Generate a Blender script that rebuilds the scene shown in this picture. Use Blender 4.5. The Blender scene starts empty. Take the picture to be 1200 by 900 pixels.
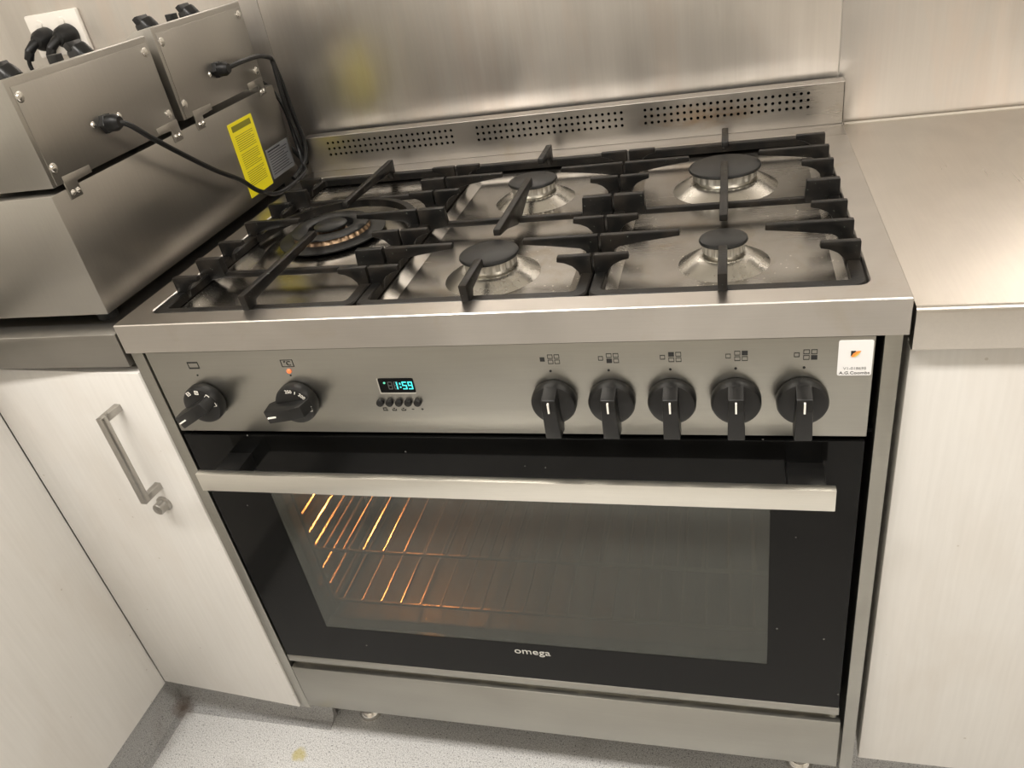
import bpy, bmesh, math, random
from mathutils import Vector, Matrix
random.seed(7)
S = bpy.context.scene
COL = S.collection
PI = math.pi

# ------------------------------------------------------------------ camera
cam_d = bpy.data.cameras.new('camera')
cam = bpy.data.objects.new('camera', cam_d)
COL.objects.link(cam)
cam_d.sensor_width = 36.0
cam_d.lens = 27.49
cam_d.clip_start = 0.02
RM = Matrix(((0.961478, 0.009037, 0.274734), (0.224943, 0.548577, -0.805273), (-0.157990, 0.836051, 0.525411)))
cam.matrix_world = Matrix.Translation((0.29062, -0.70716, 1.27027)) @ RM.to_4x4()
S.camera = cam

# ------------------------------------------------------------------ world, lamps, exposure
w = bpy.data.worlds.new('world'); S.world = w; w.use_nodes = True
w.node_tree.nodes['Background'].inputs[0].default_value = (1.0, 0.93, 0.82, 1)
w.node_tree.nodes['Background'].inputs[1].default_value = 0.25
S.view_settings.view_transform = 'Standard'
S.view_settings.look = 'None'
S.view_settings.exposure = -0.25
S.view_settings.gamma = 1.0
S.view_settings.use_curve_mapping = False
LAMP_COL = (1.0, 0.955, 0.90)

def area(name, loc, sx, sy, power, col=LAMP_COL):
    d = bpy.data.lights.new(name, 'AREA'); d.shape = 'RECTANGLE'; d.size = sx; d.size_y = sy
    d.energy = power; d.color = col
    o = bpy.data.objects.new(name, d); COL.objects.link(o); o.location = loc
    return o
area('ceiling_lamp_light', (-0.55, -0.80, 2.455), 1.2, 0.24, 46)
area('ceiling_lamp_light', (1.35, -0.80, 2.455), 1.2, 0.24, 38)
area('ceiling_lamp_light', (-0.25, -2.6, 2.455), 1.2, 0.24, 16)

# ------------------------------------------------------------------ materials
MATS = {}
def new_mat(name):
    m = bpy.data.materials.new(name); m.use_nodes = True
    MATS[name] = m
    return m, m.node_tree.nodes, m.node_tree.links, m.node_tree.nodes['Principled BSDF']

def simple(name, col, rough=0.5, metal=0.0, emit=None, es=1.0, spec=0.5, coat=0.0):
    m, n, l, b = new_mat(name)
    b.inputs['Base Color'].default_value = (*col, 1)
    b.inputs['Roughness'].default_value = rough
    b.inputs['Metallic'].default_value = metal
    b.inputs['Specular IOR Level'].default_value = spec
    b.inputs['Coat Weight'].default_value = coat
    if emit:
        b.inputs['Emission Color'].default_value = (*emit, 1)
        b.inputs['Emission Strength'].default_value = es
    return m

def tex(n, l, scale3, nscale, detail=3.0, loc=(0, 0, 0), rough=0.5, dist=0.0):
    tc = n.new('ShaderNodeTexCoord'); mp = n.new('ShaderNodeMapping')
    mp.inputs['Scale'].default_value = scale3; mp.inputs['Location'].default_value = loc
    l.new(tc.outputs['Object'], mp.inputs[0])
    t = n.new('ShaderNodeTexNoise'); t.inputs['Scale'].default_value = nscale
    t.inputs['Detail'].default_value = detail; t.inputs['Roughness'].default_value = rough
    t.inputs['Distortion'].default_value = dist
    l.new(mp.outputs[0], t.inputs['Vector'])
    return t.outputs['Fac']

def ramp(n, l, src, stops):
    r = n.new('ShaderNodeValToRGB')
    r.color_ramp.elements[0].position = stops[0][0]; r.color_ramp.elements[0].color = (*stops[0][1], 1)
    r.color_ramp.elements[1].position = stops[-1][0]; r.color_ramp.elements[1].color = (*stops[-1][1], 1)
    for p, c in stops[1:-1]:
        e = r.color_ramp.elements.new(p); e.color = (*c, 1)
    l.new(src, r.inputs[0])
    return r.outputs[0]

def mixc(n, l, fac, a, b):
    m = n.new('ShaderNodeMix'); m.data_type = 'RGBA'
    if isinstance(fac, (int, float)): m.inputs[0].default_value = fac
    else: l.new(fac, m.inputs[0])
    for i, v in ((6, a), (7, b)):
        if isinstance(v, tuple): m.inputs[i].default_value = (*v, 1)
        else: l.new(v, m.inputs[i])
    return m.outputs[2]

def mapr(n, l, src, a, b, c, d):
    m = n.new('ShaderNodeMapRange')
    m.inputs[1].default_value = a; m.inputs[2].default_value = b
    m.inputs[3].default_value = c; m.inputs[4].default_value = d
    l.new(src, m.inputs[0]); return m.outputs[0]

def steel(name, c1, c2, r1, r2, grain=(1, 60, 60), gb=0.05, smear=(3, 3, 3), stain=None, spots=0.0, aniso=0.0, sr=(0.35, 0.65)):
    """brushed stainless steel: grain along the axis whose scale is small"""
    m, n, l, b = new_mat(name)
    b.inputs['Metallic'].default_value = 1.0
    g = tex(n, l, grain, 6.0, 4.0, rough=0.65)
    s = tex(n, l, smear, 1.0, 3.0, (1.7, 0.3, 4.1), dist=0.4)
    col = mixc(n, l, mapr(n, l, s, sr[0], sr[1], 0, 1), c1, c2)
    gg = n.new('ShaderNodeMix'); gg.data_type = 'RGBA'; gg.blend_type = 'MULTIPLY'; gg.inputs[0].default_value = 1.0
    l.new(col, gg.inputs[6]); l.new(ramp(n, l, g, [(0.3, (0.95, 0.95, 0.95)), (0.7, (1, 1, 1))]), gg.inputs[7])
    col = gg.outputs[2]
    if stain:
        t = tex(n, l, stain[1], stain[2], 5.0, (3.1, 9.2, 0.4), 0.65, 0.6)
        col = mixc(n, l, mapr(n, l, t, stain[3], stain[4], 0, stain[5]), col, stain[0])
    if spots:
        vo = n.new('ShaderNodeTexVoronoi'); vo.inputs['Scale'].default_value = spots; vo.inputs['Randomness'].default_value = 1.0
        tc = n.new('ShaderNodeTexCoord'); l.new(tc.outputs['Object'], vo.inputs['Vector'])
        msk = tex(n, l, (1, 1, 1), 14.0, 3.0, (6, 3, 2))
        mm = n.new('ShaderNodeMath'); mm.operation = 'MULTIPLY'
        l.new(mapr(n, l, vo.outputs['Distance'], 0.10, 0.16, 1, 0), mm.inputs[0]); l.new(mapr(n, l, msk, 0.50, 0.60, 0, 1), mm.inputs[1])
        col = mixc(n, l, mm.outputs[0], col, (0.80, 0.77, 0.68))
    l.new(col, b.inputs['Base Color'])
    rs = n.new('ShaderNodeMath'); rs.operation = 'ADD'
    l.new(mapr(n, l, s, 0.3, 0.7, r1, r2), rs.inputs[0]); l.new(mapr(n, l, g, 0.3, 0.7, -0.02, 0.02), rs.inputs[1])
    l.new(rs.outputs[0], b.inputs['Roughness'])
    bp = n.new('ShaderNodeBump'); bp.inputs['Strength'].default_value = gb; bp.inputs['Distance'].default_value = 0.0006
    l.new(g, bp.inputs['Height']); l.new(bp.outputs[0], b.inputs['Normal'])
    if aniso:
        b.inputs['Anisotropic'].default_value = aniso
    return m

M_front = steel('brushed_steel_front', (0.40, 0.39, 0.355), (0.335, 0.325, 0.295), 0.30, 0.38, (2, 90, 90), 0.05, (2, 2, 5))
M_lid = steel('brushed_steel_lid', (0.56, 0.53, 0.495), (0.455, 0.43, 0.40), 0.28, 0.38, (2, 90, 90), 0.05, (5, 5, 5),
              ((0.42, 0.36, 0.27), (4, 4, 4), 3.0, 0.56, 0.75, 0.4))
M_pan = steel('hob_steel', (0.40, 0.38, 0.35), (0.27, 0.255, 0.23), 0.20, 0.30, (3, 60, 60), 0.02, (6, 6, 6),
              ((0.26, 0.215, 0.155), (7, 7, 7), 3.0, 0.50, 0.72, 0.6), spots=130.0)
M_dish = steel('spun_steel', (0.52, 0.50, 0.455), (0.43, 0.41, 0.37), 0.24, 0.32, (20, 20, 20), 0.01, (8, 8, 8))
M_wall = steel('wall_steel', (0.84, 0.81, 0.775), (0.66, 0.63, 0.595), 0.33, 0.46, (40, 40, 1.0), 0.012, (7, 7, 0.9),
               ((0.70, 0.60, 0.53), (7, 7, 1.4), 1.6, 0.5, 0.66, 0.35), sr=(0.40, 0.60))
M_counter = steel('counter_steel', (0.64, 0.60, 0.55), (0.55, 0.515, 0.47), 0.27, 0.38, (60, 2, 60), 0.03, (3, 3, 3),
                  ((0.70, 0.655, 0.59), (5, 2, 5), 2.0, 0.5, 0.75, 0.4))
M_fryer = steel('fryer_steel', (0.44, 0.425, 0.395), (0.385, 0.37, 0.345), 0.28, 0.36, (70, 70, 2), 0.03, (3, 3, 3))
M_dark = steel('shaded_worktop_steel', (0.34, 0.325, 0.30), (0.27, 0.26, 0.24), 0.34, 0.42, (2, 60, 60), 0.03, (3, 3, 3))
M_pull = steel('pull_handle_steel', (0.46, 0.44, 0.41), (0.38, 0.365, 0.34), 0.28, 0.36, (60, 60, 3), 0.03, (9, 9, 9))
M_handle = steel('satin_aluminium', (0.80, 0.78, 0.72), (0.74, 0.72, 0.66), 0.34, 0.42, (1.5, 120, 120), 0.06, (3, 3, 3))
def splash_steel():
    m = M_lid.copy(); m.name = 'splashback_steel'; n = m.node_tree.nodes; l = m.node_tree.links
    b = n['Principled BSDF']; src = b.inputs['Base Color'].links[0].from_socket
    g = n.new('ShaderNodeNewGeometry'); sc = n.new('ShaderNodeVectorMath'); sc.operation = 'MULTIPLY'; sc.inputs[1].default_value = (0.35, 0.0, 1.6)
    l.new(g.outputs['Position'], sc.inputs[0])
    v = n.new('ShaderNodeVectorMath'); v.operation = 'DISTANCE'; v.inputs[1].default_value = (0.245 * 0.35, 0, 0.931 * 1.6)
    l.new(sc.outputs[0], v.inputs[0])
    t = tex(n, l, (1, 1, 2.5), 45.0, 4.0)
    ad = n.new('ShaderNodeMath'); ad.operation = 'MULTIPLY_ADD'; ad.inputs[1].default_value = 0.06
    l.new(t, ad.inputs[0]); l.new(v.outputs['Value'], ad.inputs[2])
    c = mixc(n, l, mapr(n, l, ad.outputs[0], 0.028, 0.065, 0.6, 0), src, (0.36, 0.22, 0.10))
    l.new(c, b.inputs['Base Color'])
    return m
M_splash = splash_steel()
M_chrome = simple('chrome', (0.72, 0.70, 0.66), 0.16, 1.0)
M_iron = None
def iron():
    m, n, l, b = new_mat('cast_iron')
    t = tex(n, l, (1, 1, 1), 40.0, 5.0)
    t2 = tex(n, l, (1, 1, 1), 260.0, 2.0, (2, 5, 1))
    c = mixc(n, l, mapr(n, l, t, 0.4, 0.75, 0, 1), (0.007, 0.0068, 0.0065), (0.022, 0.018, 0.014))
    c = mixc(n, l, mapr(n, l, t2, 0.72, 0.78, 0, 0.5), c, (0.25, 0.29, 0.24))
    l.new(c, b.inputs['Base Color'])
    l.new(mapr(n, l, t, 0.3, 0.7, 0.28, 0.45), b.inputs['Roughness'])
    bp = n.new('ShaderNodeBump'); bp.inputs['Strength'].default_value = 0.18; bp.inputs['Distance'].default_value = 0.001
    l.new(t2, bp.inputs['Height']); l.new(bp.outputs[0], b.inputs['Normal'])
    b.inputs['Specular IOR Level'].default_value = 0.22
    return m
M_iron = iron()
M_enamel = simple('black_enamel', (0.012, 0.012, 0.0115), 0.40, spec=0.28)
M_head = steel('burner_aluminium', (0.84, 0.82, 0.77), (0.68, 0.64, 0.56), 0.38, 0.48, (30, 30, 30), 0.05, (20, 20, 20))
M_brass = steel('burnt_metal', (0.30, 0.21, 0.13), (0.10, 0.065, 0.045), 0.35, 0.5, (30, 30, 30), 0.05, (30, 30, 30))
M_black = simple('black_plastic', (0.008, 0.0078, 0.0075), 0.34, spec=0.35)
M_blackgap = simple('dark_interior', (0.005, 0.005, 0.005), 0.8, spec=0.1)
M_rubber = simple('black_rubber', (0.007, 0.007, 0.007), 0.42, spec=0.35)
M_white = simple('white_print', (0.85, 0.82, 0.75), 0.5)
M_outlet = simple('white_plastic', (0.80, 0.76, 0.70), 0.35)
M_print = simple('black_print', (0.012, 0.012, 0.012), 0.5)
M_greyprint = simple('grey_print', (0.25, 0.25, 0.25), 0.5)
M_yellow = simple('yellow_label', (0.85, 0.74, 0.01), 0.35)
M_olive = simple('olive_print', (0.20, 0.19, 0.01), 0.5)
M_silverlabel = simple('silver_label', (0.33, 0.34, 0.36), 0.35, 0.6)
M_sticker = simple('white_sticker', (0.80, 0.79, 0.78), 0.4)
M_orange = simple('orange_print', (0.85, 0.30, 0.06), 0.4)
M_gold = simple('gold_print', (0.70, 0.55, 0.12), 0.4)
M_cyan = simple('lit_display', (0.0, 0.1, 0.1), 0.4, emit=(0.10, 0.95, 0.92), es=1.3)
M_green = simple('lit_dot', (0.0, 0.1, 0.05), 0.4, emit=(0.25, 0.95, 0.65), es=0.9)
M_seg = simple('unlit_segment', (0.10, 0.105, 0.10), 0.4)
M_neon = simple('orange_lamp', (0.5, 0.1, 0.03), 0.4, emit=(1.0, 0.22, 0.06), es=0.9)
M_cavity = simple('oven_enamel', (0.035, 0.029, 0.024), 0.5)
M_rack = simple('rack_wire', (0.30, 0.25, 0.20), 0.30, 1.0)
M_bulb = simple('bulb_glass', (1, 0.7, 0.4), 0.3, emit=(1.0, 0.50, 0.18), es=25)
M_lightpanel = simple('lamp_diffuser', (0.9, 0.9, 0.88), 0.5)
M_plaster = simple('plaster', (0.74, 0.71, 0.65), 0.8)
M_bench = simple('far_wall_paint', (0.66, 0.63, 0.57), 0.75)

def white_board():
    m, n, l, b = new_mat('white_laminate')
    g = tex(n, l, (60, 60, 3), 3.0, 4.0)
    s = tex(n, l, (4, 4, 2), 2.0, 4.0, (4, 2, 7), dist=0.7)
    c = mixc(n, l, mapr(n, l, g, 0.3, 0.7, 0, 1), (0.63, 0.61, 0.575), (0.665, 0.645, 0.61))
    c = mixc(n, l, mapr(n, l, s, 0.5, 0.75, 0, 0.5), c, (0.575, 0.53, 0.475))
    sp = n.new('ShaderNodeTexVoronoi'); sp.inputs['Scale'].default_value = 26.0
    tc = n.new('ShaderNodeTexCoord'); l.new(tc.outputs['Object'], sp.inputs['Vector'])
    c = mixc(n, l, mapr(n, l, sp.outputs['Distance'], 0.035, 0.05, 0.45, 0), c, (0.32, 0.27, 0.2))
    l.new(c, b.inputs['Base Color'])
    b.inputs['Roughness'].default_value = 0.42
    return m
M_board = white_board()

def floor_mat(name='speckled_vinyl', k=1.0):
    m, n, l, b = new_mat(name)
    a = tex(n, l, (1, 1, 1), 520.0, 2.0)
    f = tex(n, l, (1, 1, 1), 300.0, 2.0, (5, 1, 2))
    d = tex(n, l, (1, 1, 1), 7.0, 5.0, (1, 8, 2))
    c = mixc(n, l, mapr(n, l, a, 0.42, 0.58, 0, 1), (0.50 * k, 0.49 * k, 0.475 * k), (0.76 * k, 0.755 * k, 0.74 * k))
    c = mixc(n, l, mapr(n, l, f, 0.62, 0.66, 0, 0.8), c, (0.15, 0.15, 0.15))
    c = mixc(n, l, mapr(n, l, d, 0.60, 0.8, 0, 0.5), c, (0.25, 0.23, 0.2))
    # one yellow spill
    g = n.new('ShaderNodeNewGeometry')
    v = n.new('ShaderNodeVectorMath'); v.operation = 'DISTANCE'; v.inputs[1].default_value = (-0.492, -0.008, 0)
    wob = n.new('ShaderNodeTexNoise'); wob.inputs['Scale'].default_value = 60
    l.new(g.outputs['Position'], v.inputs[0]); l.new(g.outputs['Position'], wob.inputs['Vector'])
    ad = n.new('ShaderNodeMath'); ad.operation = 'MULTIPLY_ADD'; ad.inputs[1].default_value = 0.022
    l.new(wob.outputs['Fac'], ad.inputs[0]); l.new(v.outputs['Value'], ad.inputs[2])
    c = mixc(n, l, mapr(n, l, ad.outputs[0], 0.020, 0.027, 0.7, 0), c, (0.50, 0.42, 0.12))
    # brown grime in the inside corner of the kickboards
    v2 = n.new('ShaderNodeVectorMath'); v2.operation = 'DISTANCE'; v2.inputs[1].default_value = (-0.782, 0.052, 0)
    l.new(g.outputs['Position'], v2.inputs[0])
    ad2 = n.new('ShaderNodeMath'); ad2.operation = 'MULTIPLY_ADD'; ad2.inputs[1].default_value = 0.03
    l.new(wob.outputs['Fac'], ad2.inputs[0]); l.new(v2.outputs['Value'], ad2.inputs[2])
    c = mixc(n, l, mapr(n, l, ad2.outputs[0], 0.018, 0.045, 0.75, 0), c, (0.10, 0.06, 0.035))
    l.new(c, b.inputs['Base Color']); b.inputs['Roughness'].default_value = 0.45
    return m
M_floor = floor_mat()
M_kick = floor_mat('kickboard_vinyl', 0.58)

def black_glass():
    m, n, l, b = new_mat('black_glass')
    sp = n.new('ShaderNodeTexVoronoi'); sp.inputs['Scale'].default_value = 34.0
    tc = n.new('ShaderNodeTexCoord'); l.new(tc.outputs['Object'], sp.inputs['Vector'])
    c = mixc(n, l, mapr(n, l, sp.outputs['Distance'], 0.03, 0.045, 0.5, 0), (0.005, 0.005, 0.0048), (0.4, 0.39, 0.36))
    l.new(c, b.inputs['Base Color']); b.inputs['Roughness'].default_value = 0.09; b.inputs['Specular IOR Level'].default_value = 0.16
    return m
M_glassblack = black_glass()

def window_glass():
    """clear oven door glass with a thin uneven grey film, the milky reflection put into its colour"""
    m, n, l, b = new_mat('hazy_glass')
    out = n['Material Output']
    tr = n.new('ShaderNodeBsdfTransparent'); tr.inputs[0].default_value = (0.88, 0.88, 0.86, 1)
    df = n.new('ShaderNodeBsdfDiffuse'); df.inputs[0].default_value = (0.085, 0.090, 0.078, 1)
    gl = n.new('ShaderNodeBsdfGlossy'); gl.inputs['Roughness'].default_value = 0.06
    s = tex(n, l, (30, 30, 4), 2.0, 5.0, (2, 2, 2), 0.6, 0.8)
    m1 = n.new('ShaderNodeMixShader'); 
    l.new(tr.outputs[0], m1.inputs[1]); l.new(df.outputs[0], m1.inputs[2])
    fr = n.new('ShaderNodeFresnel'); fr.inputs[0].default_value = 1.45
    m2 = n.new('ShaderNodeMixShader')
    # only the outer face of the pane carries the film and the reflection
    gm = n.new('ShaderNodeNewGeometry'); sb_ = n.new('ShaderNodeMath'); sb_.operation = 'SUBTRACT'; sb_.inputs[0].default_value = 1.0
    l.new(gm.outputs['Backfacing'], sb_.inputs[1])
    mu = n.new('ShaderNodeMath'); mu.operation = 'MULTIPLY'; l.new(sb_.outputs[0], mu.inputs[0]); l.new(fr.outputs[0], mu.inputs[1])
    l.new(mu.outputs[0], m2.inputs[0])
    mf = n.new('ShaderNodeMath'); mf.operation = 'MULTIPLY'; l.new(sb_.outputs[0], mf.inputs[0]); l.new(mapr(n, l, s, 0.3, 0.75, 0.50, 0.64), mf.inputs[1]); l.new(mf.outputs[0], m1.inputs[0])
    l.new(m1.outputs[0], m2.inputs[1]); l.new(gl.outputs[0], m2.inputs[2])
    l.new(m2.outputs[0], out.inputs[0])
    n.remove(b)
    return m
M_window = window_glass()

# ------------------------------------------------------------------ mesh helpers
def bm_new(): return bmesh.new()

def add_box(bm, x0, x1, y0, y1, z0, z1, bev=0.0, seg=2, mtx=None):
    r = bmesh.ops.create_cube(bm, size=1.0)
    vs = r['verts']
    for v in vs:
        v.co = Vector(((x0 + x1) / 2 + v.co.x * (x1 - x0), (y0 + y1) / 2 + v.co.y * (y1 - y0), (z0 + z1) / 2 + v.co.z * (z1 - z0)))
    if bev > 0:
        es = {e for v in vs for e in v.link_edges}
        r2 = bmesh.ops.bevel(bm, geom=list(es), offset=bev, segments=seg, affect='EDGES', profile=0.5)
        vs = list({v for f in r2['faces'] for v in f.verts} | {v for v in vs if v.is_valid})
    if mtx is not None:
        for v in vs: v.co = mtx @ v.co
    return vs

def add_prism(bm, poly, t0, t1, axis='y', bev=0.0, mtx=None):
    """extrude a 2-D outline. axis y: (x,z); x: (y,z); z: (x,y)"""
    def P(a, b, t):
        return {'y': (a, t, b), 'x': (t, a, b), 'z': (a, b, t)}[axis]
    A = [bm.verts.new(P(a, b, t0)) for a, b in poly]
    B = [bm.verts.new(P(a, b, t1)) for a, b in poly]
    fs = [bm.faces.new(A), bm.faces.new(B[::-1])]
    n = len(poly)
    for i in range(n):
        fs.append(bm.faces.new((A[i], B[i], B[(i + 1) % n], A[(i + 1) % n])))
    bmesh.ops.recalc_face_normals(bm, faces=fs)
    vs = A + B
    if bev > 0:
        es = {e for v in vs for e in v.link_edges}
        r2 = bmesh.ops.bevel(bm, geom=list(es), offset=bev, segments=2, affect='EDGES', profile=0.5, clamp_overlap=True)
        vs = list({v for f in r2['faces'] for v in f.verts} | {v for v in vs if v.is_valid})
    if mtx is not None:
        for v in vs: v.co = mtx @ v.co
    return vs

def add_lathe(bm, prof, c, n=48, axis='z', tooth=None, cap=True):
    """prof: list of (radius, height). axis z or y (height goes to -y)"""
    rings = []
    for k, (r, h) in enumerate(prof):
        ring = []
        for i in range(n):
            a = 2 * PI * i / n
            rr = r
            if tooth and k in tooth[0] and (i // tooth[1]) % 2: rr = r - tooth[2]
            x, y = rr * math.cos(a), rr * math.sin(a)
            if axis == 'z': p = (c[0] + x, c[1] + y, c[2] + h)
            elif axis == 'y': p = (c[0] + x, c[1] - h, c[2] + y)
            else: p = (c[0] + h, c[1] + x, c[2] + y)
            ring.append(bm.verts.new(p))
        rings.append(ring)
    fs = []
    for a, b in zip(rings, rings[1:]):
        for i in range(n):
            fs.append(bm.faces.new((a[i], a[(i + 1) % n], b[(i + 1) % n], b[i])))
    if cap:
        if prof[0][0] > 1e-5: fs.append(bm.faces.new(rings[0][::-1]))
        if prof[-1][0] > 1e-5: fs.append(bm.faces.new(rings[-1]))
    bmesh.ops.recalc_face_normals(bm, faces=fs)
    return [v for r in rings for v in r]

def smooth_path(pts, sub=8):
    pts = [Vector(p) for p in pts]
    out = []
    for i in range(len(pts) - 1):
        p0 = pts[max(i - 1, 0)]; p1 = pts[i]; p2 = pts[i + 1]; p3 = pts[min(i + 2, len(pts) - 1)]
        for k in range(sub):
            t = k / sub
            out.append(0.5 * ((2 * p1) + (-p0 + p2) * t + (2 * p0 - 5 * p1 + 4 * p2 - p3) * t * t + (-p0 + 3 * p1 - 3 * p2 + p3) * t ** 3))
    out.append(pts[-1])
    return out

def add_tube(bm, pts, r, n=8, smooth=0, closed=False):
    if smooth: pts = smooth_path(pts, smooth)
    pts = [Vector(p) for p in pts]
    rings = []
    up = Vector((0.13, 0.21, 0.97)).normalized()
    N = len(pts)
    for i, p in enumerate(pts):
        if closed: t = pts[(i + 1) % N] - pts[i - 1]
        else: t = pts[min(i + 1, N - 1)] - pts[max(i - 1, 0)]
        t.normalize()
        if abs(t.dot(up)) > 0.98: up = Vector((0.9, 0.3, 0.1)).normalized()
        a = t.cross(up).normalized(); b = a.cross(t)
        rings.append([bm.verts.new(p + a * (r * math.cos(2 * PI * k / n)) + b * (r * math.sin(2 * PI * k / n))) for k in range(n)])
    fs = []
    prs = list(zip(rings, rings[1:])) + ([(rings[-1], rings[0])] if closed else [])
    for A, B in prs:
        for k in range(n):
            fs.append(bm.faces.new((A[k], A[(k + 1) % n], B[(k + 1) % n], B[k])))
    if not closed:
        fs.append(bm.faces.new(rings[0])); fs.append(bm.faces.new(rings[-1][::-1]))
    bmesh.ops.recalc_face_normals(bm, faces=fs)
    return [v for r_ in rings for v in r_]

def rrect(x0, x1, y0, y1, r, n=6):
    out = []
    for cx, cy, a0 in ((x1 - r, y1 - r, 0), (x0 + r, y1 - r, 90), (x0 + r, y0 + r, 180), (x1 - r, y0 + r, 270)):
        for k in range(n + 1):
            a = math.radians(a0 + 90 * k / n)
            out.append((cx + r * math.cos(a), cy + r * math.sin(a)))
    return out

def loops(bm, LL, close_first=False, close_last=False):
    """bridge a list of equal-length vertex loops (3-D points)"""
    V = [[bm.verts.new(p) for p in L] for L in LL]
    fs = []
    for A, B in zip(V, V[1:]):
        n = len(A)
        for i in range(n):
            fs.append(bm.faces.new((A[i], A[(i + 1) % n], B[(i + 1) % n], B[i])))
    if close_first: fs.append(bm.faces.new(V[0][::-1]))
    if close_last: fs.append(bm.faces.new(V[-1]))
    return [v for L in V for v in L], fs

def world_of(o):
    v = Vector((0, 0, 0))
    while o is not None:
        v += o.location; o = o.parent
    return v

def obj(name, bm, mat, parent=None, label=None, smooth=True, ang=35, local=False, norm=False):
    if norm: bmesh.ops.recalc_face_normals(bm, faces=bm.faces)
    me = bpy.data.meshes.new(name)
    if parent is not None and not local:
        off = world_of(parent)
        for v in bm.verts: v.co -= off
    bm.to_mesh(me); bm.free()
    me.materials.append(mat)
    if smooth:
        me.polygons.foreach_set('use_smooth', [True] * len(me.polygons))
        me.set_sharp_from_angle(angle=math.radians(ang))
    o = bpy.data.objects.new(name, me); COL.objects.link(o)
    o.parent = parent
    if label: o['label'] = label
    return o

def box(name, mat, parent, x0, x1, y0, y1, z0, z1, bev=0.0, label=None, mtx=None):
    bm = bm_new(); add_box(bm, x0, x1, y0, y1, z0, z1, bev, mtx=mtx)
    return obj(name, bm, mat, parent, label)

def thing(name, label, cat, loc=(0, 0, 0), group=None):
    o = bpy.data.objects.new(name, None); COL.objects.link(o); o.location = loc
    o.empty_display_size = 0.05
    o['label'] = label; o['category'] = cat
    if group: o['group'] = group
    return o

def struct(o): o['kind'] = 'structure'; return o

def place(src, name, parent, loc, rot=None):
    """copy of a part (mesh data shared) put at a world position under parent, with its children"""
    c = src.copy(); COL.objects.link(c); c.parent = parent
    c.location = Vector(loc) - world_of(parent)
    if rot is not None: c.rotation_euler = rot
    for ch in src.children:
        d = ch.copy(); COL.objects.link(d); d.parent = c
    return c

def text_mesh(name, s, size, mat, parent, origin, right=(1, 0, 0), up=(0, 0, 1), depth=0.0002, sx=1.0, align='CENTER', shear=0.0):
    cu = bpy.data.curves.new(name, 'FONT'); cu.body = s; cu.size = size; cu.extrude = depth
    cu.align_x = align; cu.align_y = 'CENTER'; cu.shear = shear; cu.resolution_u = 3
    t = bpy.data.objects.new(name, cu); COL.objects.link(t)
    bpy.context.view_layer.update()
    me = bpy.data.meshes.new_from_object(t.evaluated_get(bpy.context.evaluated_depsgraph_get()))
    bpy.data.objects.remove(t)
    R = Vector(right).normalized(); U = Vector(up).normalized(); N = R.cross(U)
    off = Vector(origin) - (world_of(parent) if parent else Vector())
    for v in me.vertices:
        c = v.co; v.co = off + R * (c.x * sx) + U * c.y + N * c.z
    me.materials.clear(); me.materials.append(mat)
    o = bpy.data.objects.new(name, me); COL.objects.link(o); o.parent = parent
    return o

# =================================================================== SETTING
XL, XR, YB, YF, ZC = -1.36, 2.2, 0.612, -3.4, 2.48
def quad_box(name, mat, *a): return struct(box(name, mat, None, *a))
quad_box('floor', M_floor, XL - 0.1, XR + 0.1, YF - 0.1, YB + 0.1, -0.05, 0.0)
quad_box('ceiling', simple('ceiling_paint', (0.82, 0.80, 0.76), 0.9), XL - 0.1, XR + 0.1, YF - 0.1, YB + 0.1, ZC, ZC + 0.05)
wb = quad_box('wall_back', M_plaster, XL - 0.1, XR + 0.1, YB, YB + 0.1, 0.0, ZC)
quad_box('wall_left', M_plaster, XL - 0.1, XL, YF, YB, 0.0, ZC)
quad_box('wall_right', M_plaster, XR, XR + 0.1, YF, YB, 0.0, ZC)
quad_box('wall_front', M_bench, XL - 0.1, XR + 0.1, YF - 0.1, YF, 0.0, ZC)
# steel cladding sheets on the back wall (joints between them)
for x0, x1 in ((XL + 0.002, -0.4785), (-0.4775, 0.4435), (0.445, 1.30), (1.302, XR - 0.002)):
    box('panel', M_wall, wb, x0, x1, YB - 0.0025, YB - 0.0002, 0.86, 1.75, 0.0006)
# kickboards: coved vinyl, set back under the cabinets
def kick(name, poly):
    bm = bm_new()
    prof = [(0.0, 0.136), (0.0, 0.03), (0.004, 0.014), (0.013, 0.004), (0.028, 0.0008), (0.028, 0.0), (-0.006, 0.0), (-0.006, 0.136)]
    vv = []
    for p, nrm in poly:
        vv.append([bm.verts.new((p[0] + nrm[0] * a, p[1] + nrm[1] * a, z)) for a, z in prof])
    for A, B in zip(vv, vv[1:]):
        for i in range(len(A)): bm.faces.new((A[i], A[(i + 1) % len(A)], B[(i + 1) % len(A)], B[i]))
    bm.faces.new(vv[0]); bm.faces.new(vv[-1][::-1])
    return struct(obj(name, bm, M_kick, norm=True))
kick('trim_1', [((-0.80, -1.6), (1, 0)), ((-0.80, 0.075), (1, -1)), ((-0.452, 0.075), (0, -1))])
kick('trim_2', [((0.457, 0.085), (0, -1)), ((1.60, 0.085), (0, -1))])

# ceiling light fittings
for i, (x, y, lab) in enumerate(((-0.55, -0.80, 'ceiling batten light above the cooker, nearer the corner'),
                                 (1.35, -0.80, 'ceiling batten light above the right-hand worktop'),
                                 (-0.25, -2.6, 'ceiling batten light at the far end of the room'))):
    t = thing('ceiling_light', lab, 'light', (x, y, ZC), 'ceiling batten lights')
    bm = bm_new(); add_box(bm, x - 0.63, x + 0.63, y - 0.16, y + 0.16, ZC - 0.022, ZC - 0.0005, 0.003)
    obj('frame', bm, M_outlet, t)

# =================================================================== GAS RANGE
R = thing('gas_range', 'wide stainless steel range cooker with five gas burners and a lit black glass oven', 'cooker', (0, 0.29, 0))
ZT = 0.9
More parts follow.
